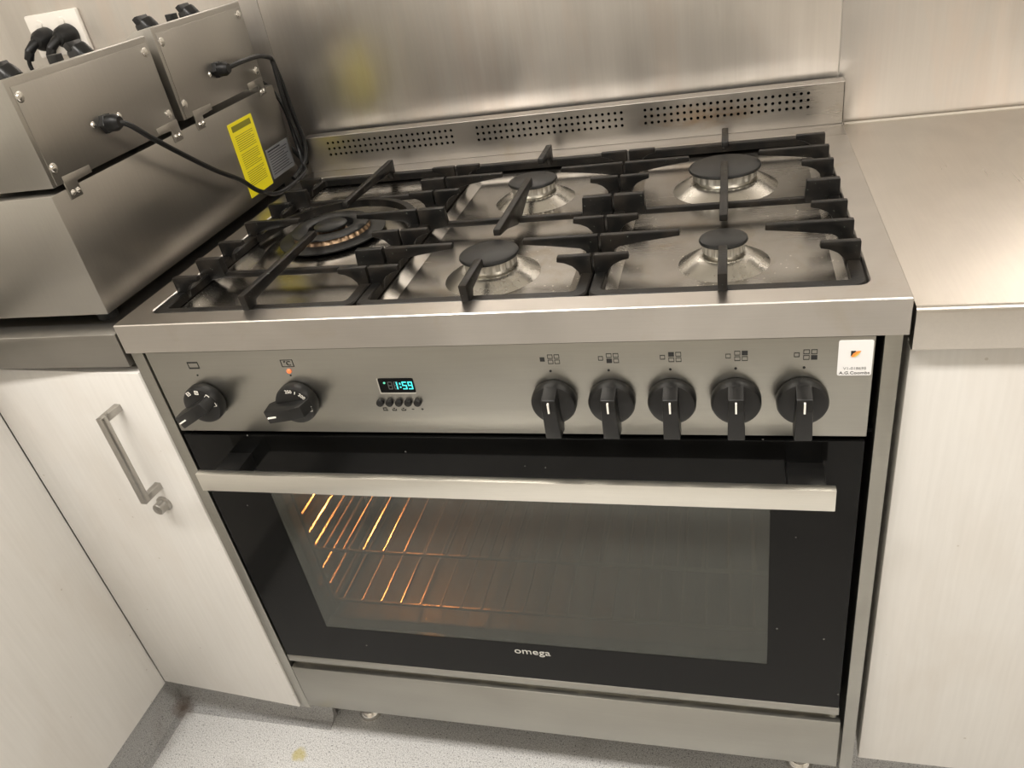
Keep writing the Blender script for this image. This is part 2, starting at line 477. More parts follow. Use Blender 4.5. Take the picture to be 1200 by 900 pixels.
# body and side frames
bm = bm_new()
add_box(bm, -0.4455, -0.4275, 0.0025, 0.585, 0.137, ZT - 0.0397, 0.0012)
obj('side_panel', bm, M_front, R)
bm = bm_new()
add_box(bm, 0.4290, 0.4455, 0.0025, 0.585, 0.137, ZT - 0.0397, 0.0012)
obj('side_panel', bm, M_front, R)
box('back_panel', M_blackgap, R, -0.4275, 0.429, 0.575, 0.585, 0.15, 0.86)
box('base_plate', M_blackgap, R, -0.4275, 0.429, 0.05, 0.573, 0.150, 0.156)
box('door_seal', M_blackgap, R, -0.4275, 0.429, 0.016, 0.05, 0.734, 0.7385)

# hob top: sheet with folded front and a rectangular opening
bm = bm_new()
n = 6
inner = rrect(-0.417, 0.417, 0.031, 0.537, 0.012, n)
def rr_out(x0, x1, y0, y1, r): return rrect(x0, x1, y0, y1, r, n)
o1 = rr_out(-0.45, 0.45, 0.0, 0.602, 0.0012)
L = [[(x, y, ZT - 0.0396) for x, y in rr_out(-0.449, 0.449, 0.001, 0.600, 0.001)],
     [(x, y, ZT - 0.0396) for x, y in o1], [(x, y, ZT - 0.0012) for x, y in o1],
     [(x, y, ZT) for x, y in rr_out(-0.4490, 0.4490, 0.001, 0.601, 0.0012)],
     [(x, y, ZT) for x, y in rrect(-0.4185, 0.4185, 0.0295, 0.5385, 0.013, n)],
     [(x, y, ZT - 0.0012) for x, y in inner], [(x, y, ZT - 0.0100) for x, y in inner]]
loops(bm, L)
obj('hob_top', bm, M_lid, R, norm=True, ang=25)
# sunken pan, pressed wells per pair of burners
bm = bm_new()
wells = ((-0.405, 0.031, -0.134, 0.022), (-0.130, 0.025, 0.132, 0.024), (0.145, 0.020, 0.411, 0.018))
def lin(t): return max(0.0, min(1.0, t))
def pan_z(x, y):
    k = 0
    for a, ra, b, rb in wells:
        k = max(k, min(lin((x - a) / ra), lin((b - x) / rb)))
    k = min(k, lin((y - 0.042) / 0.010), lin((0.538 - y) / 0.050))
    return ZT - 0.0125 - 0.0085 * k
xs = [-0.417 + 0.834 * i / 208 for i in range(209)]
ys = [0.031 + 0.506 * i / 110 for i in range(111)]
G = [[bm.verts.new((x, y, pan_z(x, y))) for x in xs] for y in ys]
for j in range(110):
    for i in range(208):
        bm.faces.new((G[j][i], G[j][i + 1], G[j + 1][i + 1], G[j + 1][i]))
obj('hob_pan', bm, M_pan, R, ang=12)

# perforated splashback
bm = bm_new()
ys0, zb, zt = 0.5735, 0.9004, 0.9600
xs_cols = []
gx = [(-0.4025, 24), (-0.1235, 25), (0.1568, 25)]
pitch = 0.01012; rz = 0.0102; hr = 0.0024
zrows = (0.9290, 0.9392, 0.9494)
# grid lines
def face(vs):
    try: bm.faces.new(vs)
    except ValueError: pass
vc = {}
def V(x, y, z):
    k = (round(x, 5), round(y, 5), round(z, 5))
    if k not in vc: vc[k] = bm.verts.new((x, y, z))
    return vc[k]
edges_x = [-0.45]
cells = []
for x0, cnt in gx:
    a = x0 - pitch / 2; b = a + pitch * cnt
    edges_x += [a, b]
    for j in range(3):
        for i in range(cnt): cells.append((x0 + pitch * i, zrows[j]))
edges_x.append(0.45)
zA, zB = zrows[0] - rz / 2, zrows[2] + rz / 2
for x, z in cells:
    sq = [(x - pitch / 2, z - rz / 2), (x + pitch / 2, z - rz / 2), (x + pitch / 2, z + rz / 2), (x - pitch / 2, z + rz / 2)]
    nn = 12
    hole = [(x + hr * math.cos(2 * PI * k / nn - 3 * PI / 4), z + hr * math.sin(2 * PI * k / nn - 3 * PI / 4)) for k in range(nn)]
    H = [V(a, ys0, b) for a, b in hole]; H2 = [V(a, ys0 + 0.0015, b) for a, b in hole]
    Q = [V(a, ys0, b) for a, b in sq]
    for k in range(4):
        h = [H[(3 * k + i) % nn] for i in range(4)]
        face([Q[k], Q[(k + 1) % 4], h[3], h[2], h[1], h[0]])
    for k in range(nn): face([H[k], H[(k + 1) % nn], H2[(k + 1) % nn], H2[k]])
def strip(xa, xb, za, zb_, zsplit=(), xsplit=()):
    face([V(xa, ys0, za), V(xb, ys0, za), V(xb, ys0, zb_), V(xa, ys0, zb_)])
for i in range(0, len(edges_x) - 1, 2): strip(edges_x[i], edges_x[i + 1], zA, zB)
strip(-0.45, 0.45, zb, zA); strip(-0.45, 0.45, zB, zt)
bmesh.ops.recalc_face_normals(bm, faces=bm.faces)
# top flange, ends
add_box(bm, -0.45, 0.45, ys0, 0.6015, zt, zt + 0.0012, 0.0005)
add_box(bm, -0.45, -0.449, ys0, 0.6015, zb, zt)
add_box(bm, 0.449, 0.45, ys0, 0.6015, zb, zt)
sb = obj('splashback', bm, M_splash, R, smooth=False)
bm = bm_new(); add_box(bm, -0.448, 0.448, 0.590, 0.5925, 0.9008, 0.958)
obj('splashback_liner', bm, M_blackgap, sb)

# control panel
box('control_panel', M_front, R, -0.421, 0.421, 0.0, 0.02, 0.7395, 0.8600, 0.0007)
panel = R.children[-1]
# shelf behind gap
# ---- knobs
def make_knob(parent, loc, rr=0.0255):
    bm = bm_new()
    add_lathe(bm, [(rr - 0.001, 0.001), (rr, 0.003), (rr, 0.012), (rr - 0.0015, 0.0155), (rr - 0.005, 0.0175), (0.0, 0.0185)], (0, 0, 0), 40, 'y', cap=True)
    k = obj('knob', bm, M_black, parent, local=True)
    k.location = Vector(loc) - world_of(parent)
    bm = bm_new()
    prof = [(-0.004, rr - 0.0010), (-0.012, rr - 0.0012), (-0.0340, rr - 0.0065), (-0.0365, 0.006), (-0.0335, -0.0320), (-0.014, -0.0345), (-0.004, -0.020)]
    vs = add_prism(bm, prof, -0.0078, 0.0078, 'x', 0.0012)
    for v in vs:
        if v.co.z < -0.01: v.co.x *= 1.0 + 0.14 * min(1, (-v.co.z - 0.01) / 0.02)
    obj('grip', bm, M_black, k, local=True)
    bm = bm_new()
    add_box(bm, -0.0009, 0.0009, -0.0378, -0.0345, 0.0045, 0.0165)
    obj('pointer_line', bm, M_white, k, local=True)
    bm = bm_new()
    add_lathe(bm, [(0.0018, 0.0), (0.0015, 0.0006), (0.0, 0.0007)], (0, 0, 0), 14, 'z')
    for v in bm.verts: v.co = v.co + Vector((0, -0.0125, rr - 0.0035))
    obj('dot', bm, M_white, k, local=True)
    return k
KZ = 0.790
k0 = make_knob(R, (0.0970, 0, KZ))
for x in (0.1612, 0.2255, 0.2910, 0.3560):
    place(k0, 'knob', R, (x, 0, KZ))
def make_dial(x, ang, marks):
    k = make_knob(R, (x, 0, KZ), 0.0265)
    k.rotation_euler = (0, math.radians(ang), 0)
    for c in list(k.children):
        if c.name.startswith('dot'): bpy.data.objects.remove(c)
        elif c.name.startswith('pointer_line'): c.location = (0, 0.0022, -0.0335)
    for a, s in marks:
        a = math.radians(a)
        rr = 0.0222
        # positions are in panel space; undo the dial's turn
        pa = Matrix.Rotation(-math.radians(ang), 3, 'Y')
        c = pa @ Vector((rr * math.sin(a), -0.0184, rr * math.cos(a)))
        rt = pa @ Vector((math.cos(a), 0, -math.sin(a))); up = pa @ Vector((math.sin(a), 0, math.cos(a)))
        if s == '|':
            bm = bm_new(); add_box(bm, -0.0004, 0.0004, -0.0004, 0.0004, -0.0018, 0.0018)
        elif s == 'box':
            bm = bm_new()
            for b in ((-0.0026, 0.0026, -0.0026, -0.0020), (-0.0026, 0.0026, 0.0020, 0.0026), (-0.0026, -0.0020, -0.002, 0.002), (0.0020, 0.0026, -0.002, 0.002), (-0.0012, 0.0012, -0.0004, 0.0004)):
                add_box(bm, b[0], b[1], -0.0004, 0.0004, b[2], b[3])
        else:
            t = text_mesh('mark', s, 0.0062, M_white, None, (0, 0, 0))
            bm = bm_new(); bm.from_mesh(t.data); bpy.data.objects.remove(t)
        m4 = Matrix((rt, Vector((0, 1, 0)), up)).transposed()
        for v in bm.verts: v.co = m4 @ v.co + c
        obj('mark', bm, M_white, k, local=True, smooth=False)
    return k
make_dial(-0.3575, 62, [(-25, 'box'), (8, 'box'), (45, 'box'), (80, 'box')])
make_dial(-0.2250, 80, [(0, '250'), (22, '|'), (46, '200'), (70, '|'), (95, '150')])

# printed marks on the panel
def pbox(bm, x0, x1, z0, z1): add_box(bm, x0, x1, -0.0005, 0.0004, z0, z1)
def outline(bm, cx, cz, w_, h_, t=0.0006):
    pbox(bm, cx - w_ / 2, cx + w_ / 2, cz + h_ / 2 - t, cz + h_ / 2); pbox(bm, cx - w_ / 2, cx + w_ / 2, cz - h_ / 2, cz - h_ / 2 + t)
    pbox(bm, cx - w_ / 2, cx - w_ / 2 + t, cz - h_ / 2 + t, cz + h_ / 2 - t); pbox(bm, cx + w_ / 2 - t, cx + w_ / 2, cz - h_ / 2 + t, cz + h_ / 2 - t)
for i, x in enumerate((0.0965, 0.1605, 0.2255, 0.2915, 0.3575)):
    bm = bm_new()
    zc = 0.8405
    for j, (dx, dz, ww) in enumerate(((-0.0078, 0.0, 0.0052), (0.0012, -0.0033, 0.0058), (0.0012, 0.0033, 0.0058), (0.0085, 0.0033, 0.0058), (0.0085, -0.0033, 0.0058))):
        if j == i: pbox(bm, x + dx - ww / 2, x + dx + ww / 2, zc + dz - 0.0026, zc + dz + 0.0026)
        else: outline(bm, x + dx, zc + dz, ww, 0.0052)
    add_lathe(bm, [(0.0014, 0.0), (0.0014, 0.0005)], (x - 0.0005, 0, 0.8255), 12, 'y')
    obj('burner_symbol', bm, M_print, panel, smooth=False)
bm = bm_new(); x, zc = -0.358, 0.841
pbox(bm, x - 0.0075, x + 0.0075, zc + 0.0032, zc + 0.005); pbox(bm, x - 0.0075, x + 0.0075, zc - 0.005, zc - 0.0032)
pbox(bm, x - 0.0075, x - 0.0069, zc - 0.0032, zc + 0.0032); pbox(bm, x + 0.0069, x + 0.0075, zc - 0.0032, zc + 0.0032)
add_lathe(bm, [(0.0012, 0.0), (0.0012, 0.0005)], (x, 0, 0.8265), 12, 'y')
obj('oven_symbol', bm, M_print, panel, smooth=False)
bm = bm_new(); x = -0.2255; outline(bm, x, 0.8415, 0.0165, 0.0100, 0.0007)
add_lathe(bm, [(0.0012, 0.0), (0.0012, 0.0005)], (x - 0.001, 0, 0.8245), 12, 'y')
ts = obj('oven_symbol', bm, M_print, panel, smooth=False)
text_mesh('lettering', '°C', 0.0088, M_print, panel, (x, -0.0004, 0.8412))
bm = bm_new(); add_lathe(bm, [(0.0030, 0.0), (0.0030, 0.0010), (0.0022, 0.0020), (0.0, 0.0024)], (-0.2265, 0, 0.8305), 20, 'y')
obj('indicator_lamp', bm, M_neon, panel, 'small glowing orange lamp')
# clock
bm = bm_new()
add_prism(bm, rrect(-0.1135, -0.0690, 0.7985, 0.8185, 0.002, 3), -0.0006, 0.0004, 'y')
dsp = obj('clock_display', bm, M_blackgap, panel, 'dark clock window with glowing turquoise digits', smooth=False)
bm = bm_new()
add_box(bm, -0.1135, -0.0690, -0.0012, 0.0004, 0.7972, 0.7988, 0.0003); add_box(bm, -0.1148, -0.1134, -0.0012, 0.0004, 0.7972, 0.8185, 0.0003)
obj('clock_bezel', bm, M_handle, dsp)
SEG = {'8': 'abcdefg', '1': 'bc', '5': 'acdfg', '9': 'abcdfg'}
def digit(bm, ch, x, z, w_=0.0056, h_=0.0105, t=0.0013):
    s = SEG[ch]
    segs = {'a': (x, x + w_, z + h_ - t, z + h_), 'd': (x, x + w_, z, z + t), 'g': (x, x + w_, z + h_ / 2 - t / 2, z + h_ / 2 + t / 2),
            'f': (x, x + t, z + h_ / 2, z + h_), 'e': (x, x + t, z, z + h_ / 2), 'b': (x + w_ - t, x + w_, z + h_ / 2, z + h_), 'c': (x + w_ - t, x + w_, z, z + h_ / 2)}
    for k in s: a = segs[k]; add_box(bm, a[0], a[1], -0.0011, -0.0005, a[2], a[3])
bm = bm_new(); digit(bm, '8', -0.1020, 0.8035, t=0.0008); digit(bm, '8', -0.0945, 0.8035, t=0.0008)
obj('digit', bm, M_seg, dsp, 'unlit clock digits', smooth=False)
bm = bm_new(); digit(bm, '1', -0.0950, 0.8035, t=0.0018)
add_box(bm, -0.0872, -0.0856, -0.0011, -0.0005, 0.8055, 0.8075); add_box(bm, -0.0872, -0.0856, -0.0011, -0.0005, 0.8100, 0.8125)
digit(bm, '5', -0.0838, 0.8035); digit(bm, '9', -0.0765, 0.8035)
obj('digit', bm, M_cyan, dsp, 'glowing turquoise clock digits', smooth=False)
bm = bm_new(); add_lathe(bm, [(0.0014, 0), (0.0014, 0.0012)], (-0.1060, 0, 0.8125), 14, 'y'); obj('lit_dot', bm, M_green, dsp)
for i in range(5):
    bm = bm_new(); add_lathe(bm, [(0.0047, 0.0), (0.0047, 0.0035), (0.0040, 0.0048), (0.0, 0.0055)], (-0.1180 + 0.01205 * i, 0, 0.7850), 24, 'y')
    obj('button', bm, M_black, panel)
for i, s in enumerate(('∩', '⌂', '⌂', '-', '+')):
    x = -0.1150 + 0.01205 * i; z = 0.7745
    bm = bm_new()
    if i == 0:
        outline(bm, x, z, 0.0048, 0.0044, 0.0006); pbox(bm, x + 0.0024, x + 0.0036, z - 0.0022, z - 0.0016)
    elif i in (1, 2):
        pbox(bm, x - 0.0028, x + 0.0028, z - 0.0022, z - 0.0015); pbox(bm, x - 0.0028, x - 0.0022, z - 0.0015, z + 0.0004)
        pbox(bm, x + 0.0022, x + 0.0028, z - 0.0015, z + 0.0004); pbox(bm, x - 0.0010, x + 0.0010, z + 0.0006, z + 0.0018)
    else:
        pbox(bm, x - 0.0015, x + 0.0015, z - 0.0003, z + 0.0003)
        if i == 4: pbox(bm, x - 0.0003, x + 0.0003, z - 0.0015, z + 0.0015)
    obj('button_symbol', bm, M_print, panel, smooth=False)
# sticker
bm = bm_new(); add_prism(bm, rrect(0.3880, 0.4195, 0.8155, 0.8560, 0.002, 3), -0.0004, 0.0004, 'y')
st = obj('sticker', bm, M_sticker, panel, 'white service sticker with black lettering', smooth=False)
text_mesh('lettering', 'V1-018695', 0.0042, M_greyprint, st, (0.4040, -0.0005, 0.8237), sx=1.15)
text_mesh('lettering', 'A.G.Coombs', 0.0046, M_print, st, (0.4040, -0.0005, 0.8185), sx=1.16)
bm = bm_new(); add_box(bm, 0.3995, 0.4040, -0.0007, -0.0004, 0.8385, 0.8440); obj('emblem', bm, M_print, st, smooth=False)
bm = bm_new()
add_prism(bm, [(0.3998, 0.8375), (0.4030, 0.8372), (0.4068, 0.8408), (0.4085, 0.8440), (0.4050, 0.8438), (0.4015, 0.8412)], -0.0010, -0.0006, 'y')
obj('emblem', bm, M_orange, st, smooth=False)
bm = bm_new()
add_prism(bm, [(0.4020, 0.8374), (0.4035, 0.8374), (0.4065, 0.8400), (0.4080, 0.8430), (0.4055, 0.8410)], -0.0012, -0.0009, 'y')
obj('emblem', bm, M_gold, st, smooth=False)

# ---- oven door
DZ0, DZ1 = 0.2832, 0.7330
door = thing('oven_door', '', '', (0, 0, 0)); door.parent = R; door.location = Vector((0, 0, 0)) - world_of(R)
for k in ('label', 'category'): del door[k]
# frame of black glass around the see-through window
WX0, WX1, WZ0, WZ1 = -0.3245, 0.3275, 0.3610, 0.6560
bm = bm_new()
for a in ((-0.420, WX0, DZ0, DZ1), (WX1, 0.420, DZ0, DZ1), (WX0, WX1, DZ0, WZ0), (WX0, WX1, WZ1, DZ1)):
    add_box(bm, a[0], a[1], 0.0, 0.005, a[2], a[3])
bmesh.ops.remove_doubles(bm, verts=bm.verts, dist=1e-5)
obj('door_glass', bm, M_glassblack, door, smooth=False)
bm = bm_new(); add_box(bm, WX0, WX1, 0.0005, 0.0040, WZ0, WZ1); obj('window_pane', bm, M_window, door, smooth=False)
bm = bm_new()
for a in ((-0.416, WX0 - 0.012, DZ0, DZ1 - 0.004), (WX1 + 0.012, 0.416, DZ0, DZ1 - 0.004), (WX0 - 0.012, WX1 + 0.012, DZ0, WZ0 - 0.015), (WX0 - 0.012, WX1 + 0.012, WZ1 + 0.012, DZ1 - 0.004)):
    add_box(bm, a[0], a[1], 0.0055, 0.036, a[2], a[3])
obj('door_body', bm, M_blackgap, door, smooth=False)
box('bottom_trim', M_front, door, -0.421, 0.421, -0.001, 0.030, 0.2685, 0.2832, 0.0007)
# inner pane of the door, added and tinted to dim room light inside
m_, n_, l_, b_ = new_mat('tinted_glass')
tt = n_.new('ShaderNodeBsdfTransparent'); tt.inputs[0].default_value = (0.68, 0.66, 0.62, 1)
l_.new(tt.outputs[0], n_['Material Output'].inputs[0]); n_.remove(b_)
bm = bm_new(); add_box(bm, -0.338, 0.338, 0.0300, 0.0335, 0.348, 0.666); obj('inner_pane', bm, m_, door, smooth=False)
# bar handle
bm = bm_new(); add_box(bm, -0.3845, 0.3895, -0.0470, -0.0375, 0.6765, 0.7045, 0.0006)
hb = obj('handle', bm, M_handle, door, 'flat brushed metal bar handle')
for x0, x1 in ((-0.362, -0.327), (0.343, 0.381)):
    box('handle_post', M_black, hb, x0, x1, -0.0378, 0.0008, 0.6800, 0.7035, 0.001)
text_mesh('logo', 'omega', 0.0175, simple('logo_grey', (0.55, 0.54, 0.50), 0.4), door, (0.0035, -0.0005, 0.3445), sx=1.18)
# kick panel and slot strip
box('kick_panel', M_front, R, -0.4245, 0.4245, 0.0, 0.018, 0.1475, 0.2500, 0.0008)
bm = bm_new()
x = -0.41
while x < 0.40:
    add_box(bm, x, x + 0.012, 0.010, 0.014, 0.2500, 0.2690); x += 0.078
add_box(bm, -0.42, 0.42, 0.0105, 0.0140, 0.2500, 0.2545)
obj('vent_strip', bm, M_front, R)
box('vent_backing', M_blackgap, R, -0.424, 0.424, 0.038, 0.042, 0.2500, 0.2800)
# feet
for x, y in ((-0.385, 0.095), (0.385, 0.095), (-0.385, 0.50), (0.385, 0.50)):
    bm = bm_new()
    add_lathe(bm, [(0.021, 0.0), (0.022, 0.004), (0.020, 0.012), (0.016, 0.016), (0.016, 0.100), (0.024, 0.102), (0.024, 0.150)], (x, y, 0.0), 24)
    obj('foot', bm, M_chrome, R)

# ---- oven cavity
cx0, cx1, cy0, cy1, cz0, cz1 = -0.360, 0.360, 0.042, 0.470, 0.305, 0.700
bm = bm_new()
for a in ((cx0 - 0.01, cx0, cy0, cy1, cz0, cz1), (cx1, cx1 + 0.01, cy0, cy1, cz0, cz1), (cx0 - 0.01, cx1 + 0.01, cy1, cy1 + 0.01, cz0 - 0.01, cz1 + 0.01),
          (cx0 - 0.01, cx1 + 0.01, cy0, cy1, cz0 - 0.01, cz0), (cx0 - 0.01, cx1 + 0.01, cy0, cy1, cz1, cz1 + 0.01)):
    add_box(bm, *a)
cav = obj('oven_cavity', bm, M_cavity, R, smooth=False)
# ladder rails on both side walls
for sx in (-1, 1):
    bm = bm_new()
    xx = sx * 0.350
    for z in [0.335 + 0.038 * i for i in range(9)]:
        add_tube(bm, [(xx, cy0 + 0.03, z), (xx, cy1 - 0.02, z)], 0.0032, 8)
    for y in (cy0 + 0.03, (cy0 + cy1) / 2, cy1 - 0.02):
        add_tube(bm, [(xx - sx * 0.0, y, 0.322), (xx, y, 0.655)], 0.0032, 8)
    obj('side_rail', bm, M_rack, cav)
bm = bm_new(); add_lathe(bm, [(0.0, 0.0), (0.018, 0.004), (0.022, 0.014), (0.018, 0.024), (0.0, 0.028)], (-0.300, 0.250, 0.671), 20, 'z', cap=False)
obj('oven_lamp', bm, M_bulb, cav, 'glowing orange oven lamp')
pl = bpy.data.lights.new('oven_lamp_light', 'POINT'); pl.energy = 17; pl.color = (1.0, 0.42, 0.13); pl.shadow_soft_size = 0.015
po = bpy.data.objects.new('oven_lamp_light', pl); COL.objects.link(po); po.location = (-0.300, 0.250, 0.640)

def oven_rack(z, lab, y0=0.062):
    t = thing('oven_rack', lab, 'oven rack', (0, 0.25, z), 'wire racks inside the oven')
    x0, x1, y1 = -0.344, 0.344, 0.445
    bm = bm_new()
    add_tube(bm, [(x, y, z) for x, y in rrect(x0, x1, y0, y1, 0.012, 4)], 0.0030, 8, closed=True)
    obj('rim', bm, M_rack, t)
    x = x0 + 0.021
    first = None
    while x < x1 - 0.01:
        if first is None:
            bm = bm_new(); add_tube(bm, [(0, y0 - 0.001 - 0.25, 0.0035), (0, y1 + 0.001 - 0.25, 0.0035)], 0.0018, 6)
            first = obj('rod', bm, M_rack, t, local=True); first.location = (x, 0, 0)
        else:
            c = first.copy(); COL.objects.link(c); c.location = (x, 0, 0)
        x += 0.0335
    return t
oven_rack(0.3530, 'lower wire rack seen through the oven window, its left bars glowing orange')
oven_rack(0.4660, 'upper wire rack seen faintly through the oven window')

# ---- burners
def burner(x, y, rd, rh, rc, parent=R, zt_=0.9110):
    zb = ZT - 0.0208
    bm = bm_new()
    e = rd - rh - 0.004
    add_lathe(bm, [(rd + 0.002, zb - 0.0010), (rd, zb + 0.0002), (rd - 0.002, zb + 0.0014), (rd - e * 0.35, zb + 0.0050), (rd - e * 0.7, zb + 0.0095), (rh + 0.006, zb + 0.0118), (rh + 0.003, zb + 0.0124),
                   (rh - 0.002, zb + 0.0120), (rh - 0.006, zb + 0.0100), (0.0, zb + 0.0100)], (x, y, 0), 64, cap=False)
    b = obj('burner', bm, M_dish, parent)
    bm = bm_new()
    add_lathe(bm, [(rh - 0.006, zb + 0.0100), (rh - 0.006, zt_ - 0.0160), (rh, zt_ - 0.0155), (rh, zt_ - 0.0072), (rh, zt_ - 0.0058), (rh - 0.002, zt_ - 0.0045)], (x, y, 0), 96, tooth=([3, 4, 5], 2, 0.0022))
    obj('burner_head', bm, M_head, b, ang=20)
    bm = bm_new()
    add_lathe(bm, [(rc - 0.0025, zt_ - 0.0056), (rc - 0.0004, zt_ - 0.0048), (rc, zt_ - 0.0032), (rc - 0.0008, zt_ - 0.0012), (rc - 0.0035, zt_), (0.0, zt_ + 0.0002)], (x, y, 0), 56)
    obj('burner_cap', bm, M_enamel, b)
    bm = bm_new()
    a = 2.4
    add_lathe(bm, [(0.0028, zb + 0.012), (0.0028, zt_ - 0.012), (0.0012, zt_ - 0.0115), (0.0012, zt_ - 0.008)], (x + (rh + 0.0045) * math.cos(a), y + (rh + 0.0045) * math.sin(a), 0), 12)
    obj('igniter', bm, M_outlet, b)
    return b
burner(0.004, 0.139, 0.0590, 0.0325, 0.0370)
burner(0.004, 0.400, 0.0590, 0.0325, 0.0365)
burner(0.279, 0.392, 0.0700, 0.0430, 0.0485)
burner(0.279, 0.142, 0.0500, 0.0235, 0.0268)
# wok burner
x, y = -0.276, 0.281
bm = bm_new()
add_lathe(bm, [(0.112, 0.8786), (0.106, 0.8815), (0.094, 0.8850), (0.082, 0.8865), (0.0, 0.8865)], (x, y, 0), 72, cap=False)
wbn = obj('burner', bm, M_pan, R, 'large double-ring wok burner')
bm = bm_new()
add_lathe(bm, [(0.066, 0.8868), (0.074, 0.8900), (0.0785, 0.8925), (0.0785, 0.8940), (0.060, 0.8965), (0.056, 0.8965), (0.036, 0.8950), (0.0, 0.8950)], (x, y, 0), 64)
obj('burner_base', bm, M_enamel, wbn)
bm = bm_new()
add_lathe(bm, [(0.0575, 0.8955), (0.0555, 0.9010), (0.0540, 0.9035), (0.036, 0.9035), (0.036, 0.896)], (x, y, 0), 128, tooth=([1, 2], 2, 0.002), cap=False)
obj('burner_head', bm, M_brass, wbn, ang=20)
bm = bm_new()
add_lathe(bm, [(0.036, 0.9030), (0.0565, 0.9030), (0.0580, 0.9040), (0.0570, 0.9058), (0.050, 0.9070), (0.038, 0.9070), (0.034, 0.9050), (0.034, 0.8960)], (x, y, 0), 64, cap=False)
obj('burner_ring', bm, M_enamel, wbn)
bm = bm_new()
add_lathe(bm, [(0.024, 0.8952), (0.023, 0.8975), (0.0205, 0.899), (0.0205, 0.9030), (0.019, 0.904)], (x, y, 0), 64, tooth=([2, 3], 2, 0.0015))
obj('burner_head', bm, M_brass, wbn, ang=20)
bm = bm_new()
add_lathe(bm, [(0.0225, 0.9040), (0.0245, 0.9050), (0.0245, 0.9075), (0.022, 0.9092), (0.0, 0.9095)], (x, y, 0), 40)
obj('burner_cap', bm, M_enamel, wbn)
bm = bm_new()
add_lathe(bm, [(0.0030, 0.894), (0.0030, 0.9035), (0.0, 0.904)], (x - 0.0185, y - 0.0205, 0), 12)
obj('igniter', bm, M_outlet, wbn)

# =================================================================== PAN SUPPORTS
ZTOP = 0.9200
def frame_loop(t, x0, x1, y0, y1, wy=0.0135, wx=0.013):
    bm = bm_new()
    ro, ri = 0.012, 0.006
    zz0, zz1 = 0.8878, 0.8992
    O = rrect(x0, x1, y0, y1, ro, 5); I = rrect(x0 + wx, x1 - wx, y0 + wy, y1 - wy, ri, 5)
    Oe = rrect(x0 + 0.0015, x1 - 0.0015, y0 + 0.0015, y1 - 0.0015, ro, 5); Ie = rrect(x0 + wx - 0.0015, x1 - wx + 0.0015, y0 + wy - 0.0015, y1 - wy + 0.0015, ri + 0.001, 5)
    L = [[(x, y, zz0) for x, y in O], [(x, y, zz1 - 0.0015) for x, y in O], [(x, y, zz1) for x, y in Oe],
         [(x, y, zz1) for x, y in Ie], [(x, y, zz1 - 0.0015) for x, y in I], [(x, y, zz0) for x, y in I], [(x, y, zz0) for x, y in O]]
    loops(bm, L)
    bmesh.ops.remove_doubles(bm, verts=bm.verts, dist=1e-6)
    return obj('frame', bm, M_iron, t, norm=True)
def fin(t, xr, xt, y, th=0.0085, block=False):
    """finger from root xr to tip xt at depth y"""
    s = 1 if xt > xr else -1; Ln = abs(xt - xr)
    if block:
        p = [(0, 0.889), (0, ZTOP), (Ln, ZTOP), (Ln + 0.002, 0.8935), (0.012, 0.889)]
        th = 0.011
    else:
        k = min(0.022, Ln * 0.6)
        p = [(0, 0.889), (0, ZTOP), (Ln, ZTOP), (Ln + 0.001, ZTOP - 0.0065), (k + (Ln - k) * 0.5, ZTOP - 0.0085 - 0.0020 * (Ln > 0.06)), (k, ZTOP - 0.0125 - 0.003 * (Ln > 0.06)), (0.016, 0.9010), (0.013, 0.889)]
    p = [(xr + s * a, b) for a, b in p]
    bm = bm_new(); add_prism(bm, p, y - th / 2, y + th / 2, 'y', 0.0013)
    return obj('finger', bm, M_iron, t)
def vfin(t, x, prof, th=0.0095, tilt=0.0):
    bm = bm_new(); add_prism(bm, prof, x - th / 2, x + th / 2, 'x', 0.0013)
    return obj('finger', bm, M_iron, t)
def hbar(t, x0, x1, y):
    bm = bm_new(); add_box(bm, x0, x1, y - 0.0045, y + 0.0045, 0.8905, 0.8985, 0.002)
    return obj('cross_bar', bm, M_iron, t)
Y0, Y1 = 0.0318, 0.5362
YS = (0.093, 0.149, 0.207, 0.281, 0.355, 0.413, 0.469)
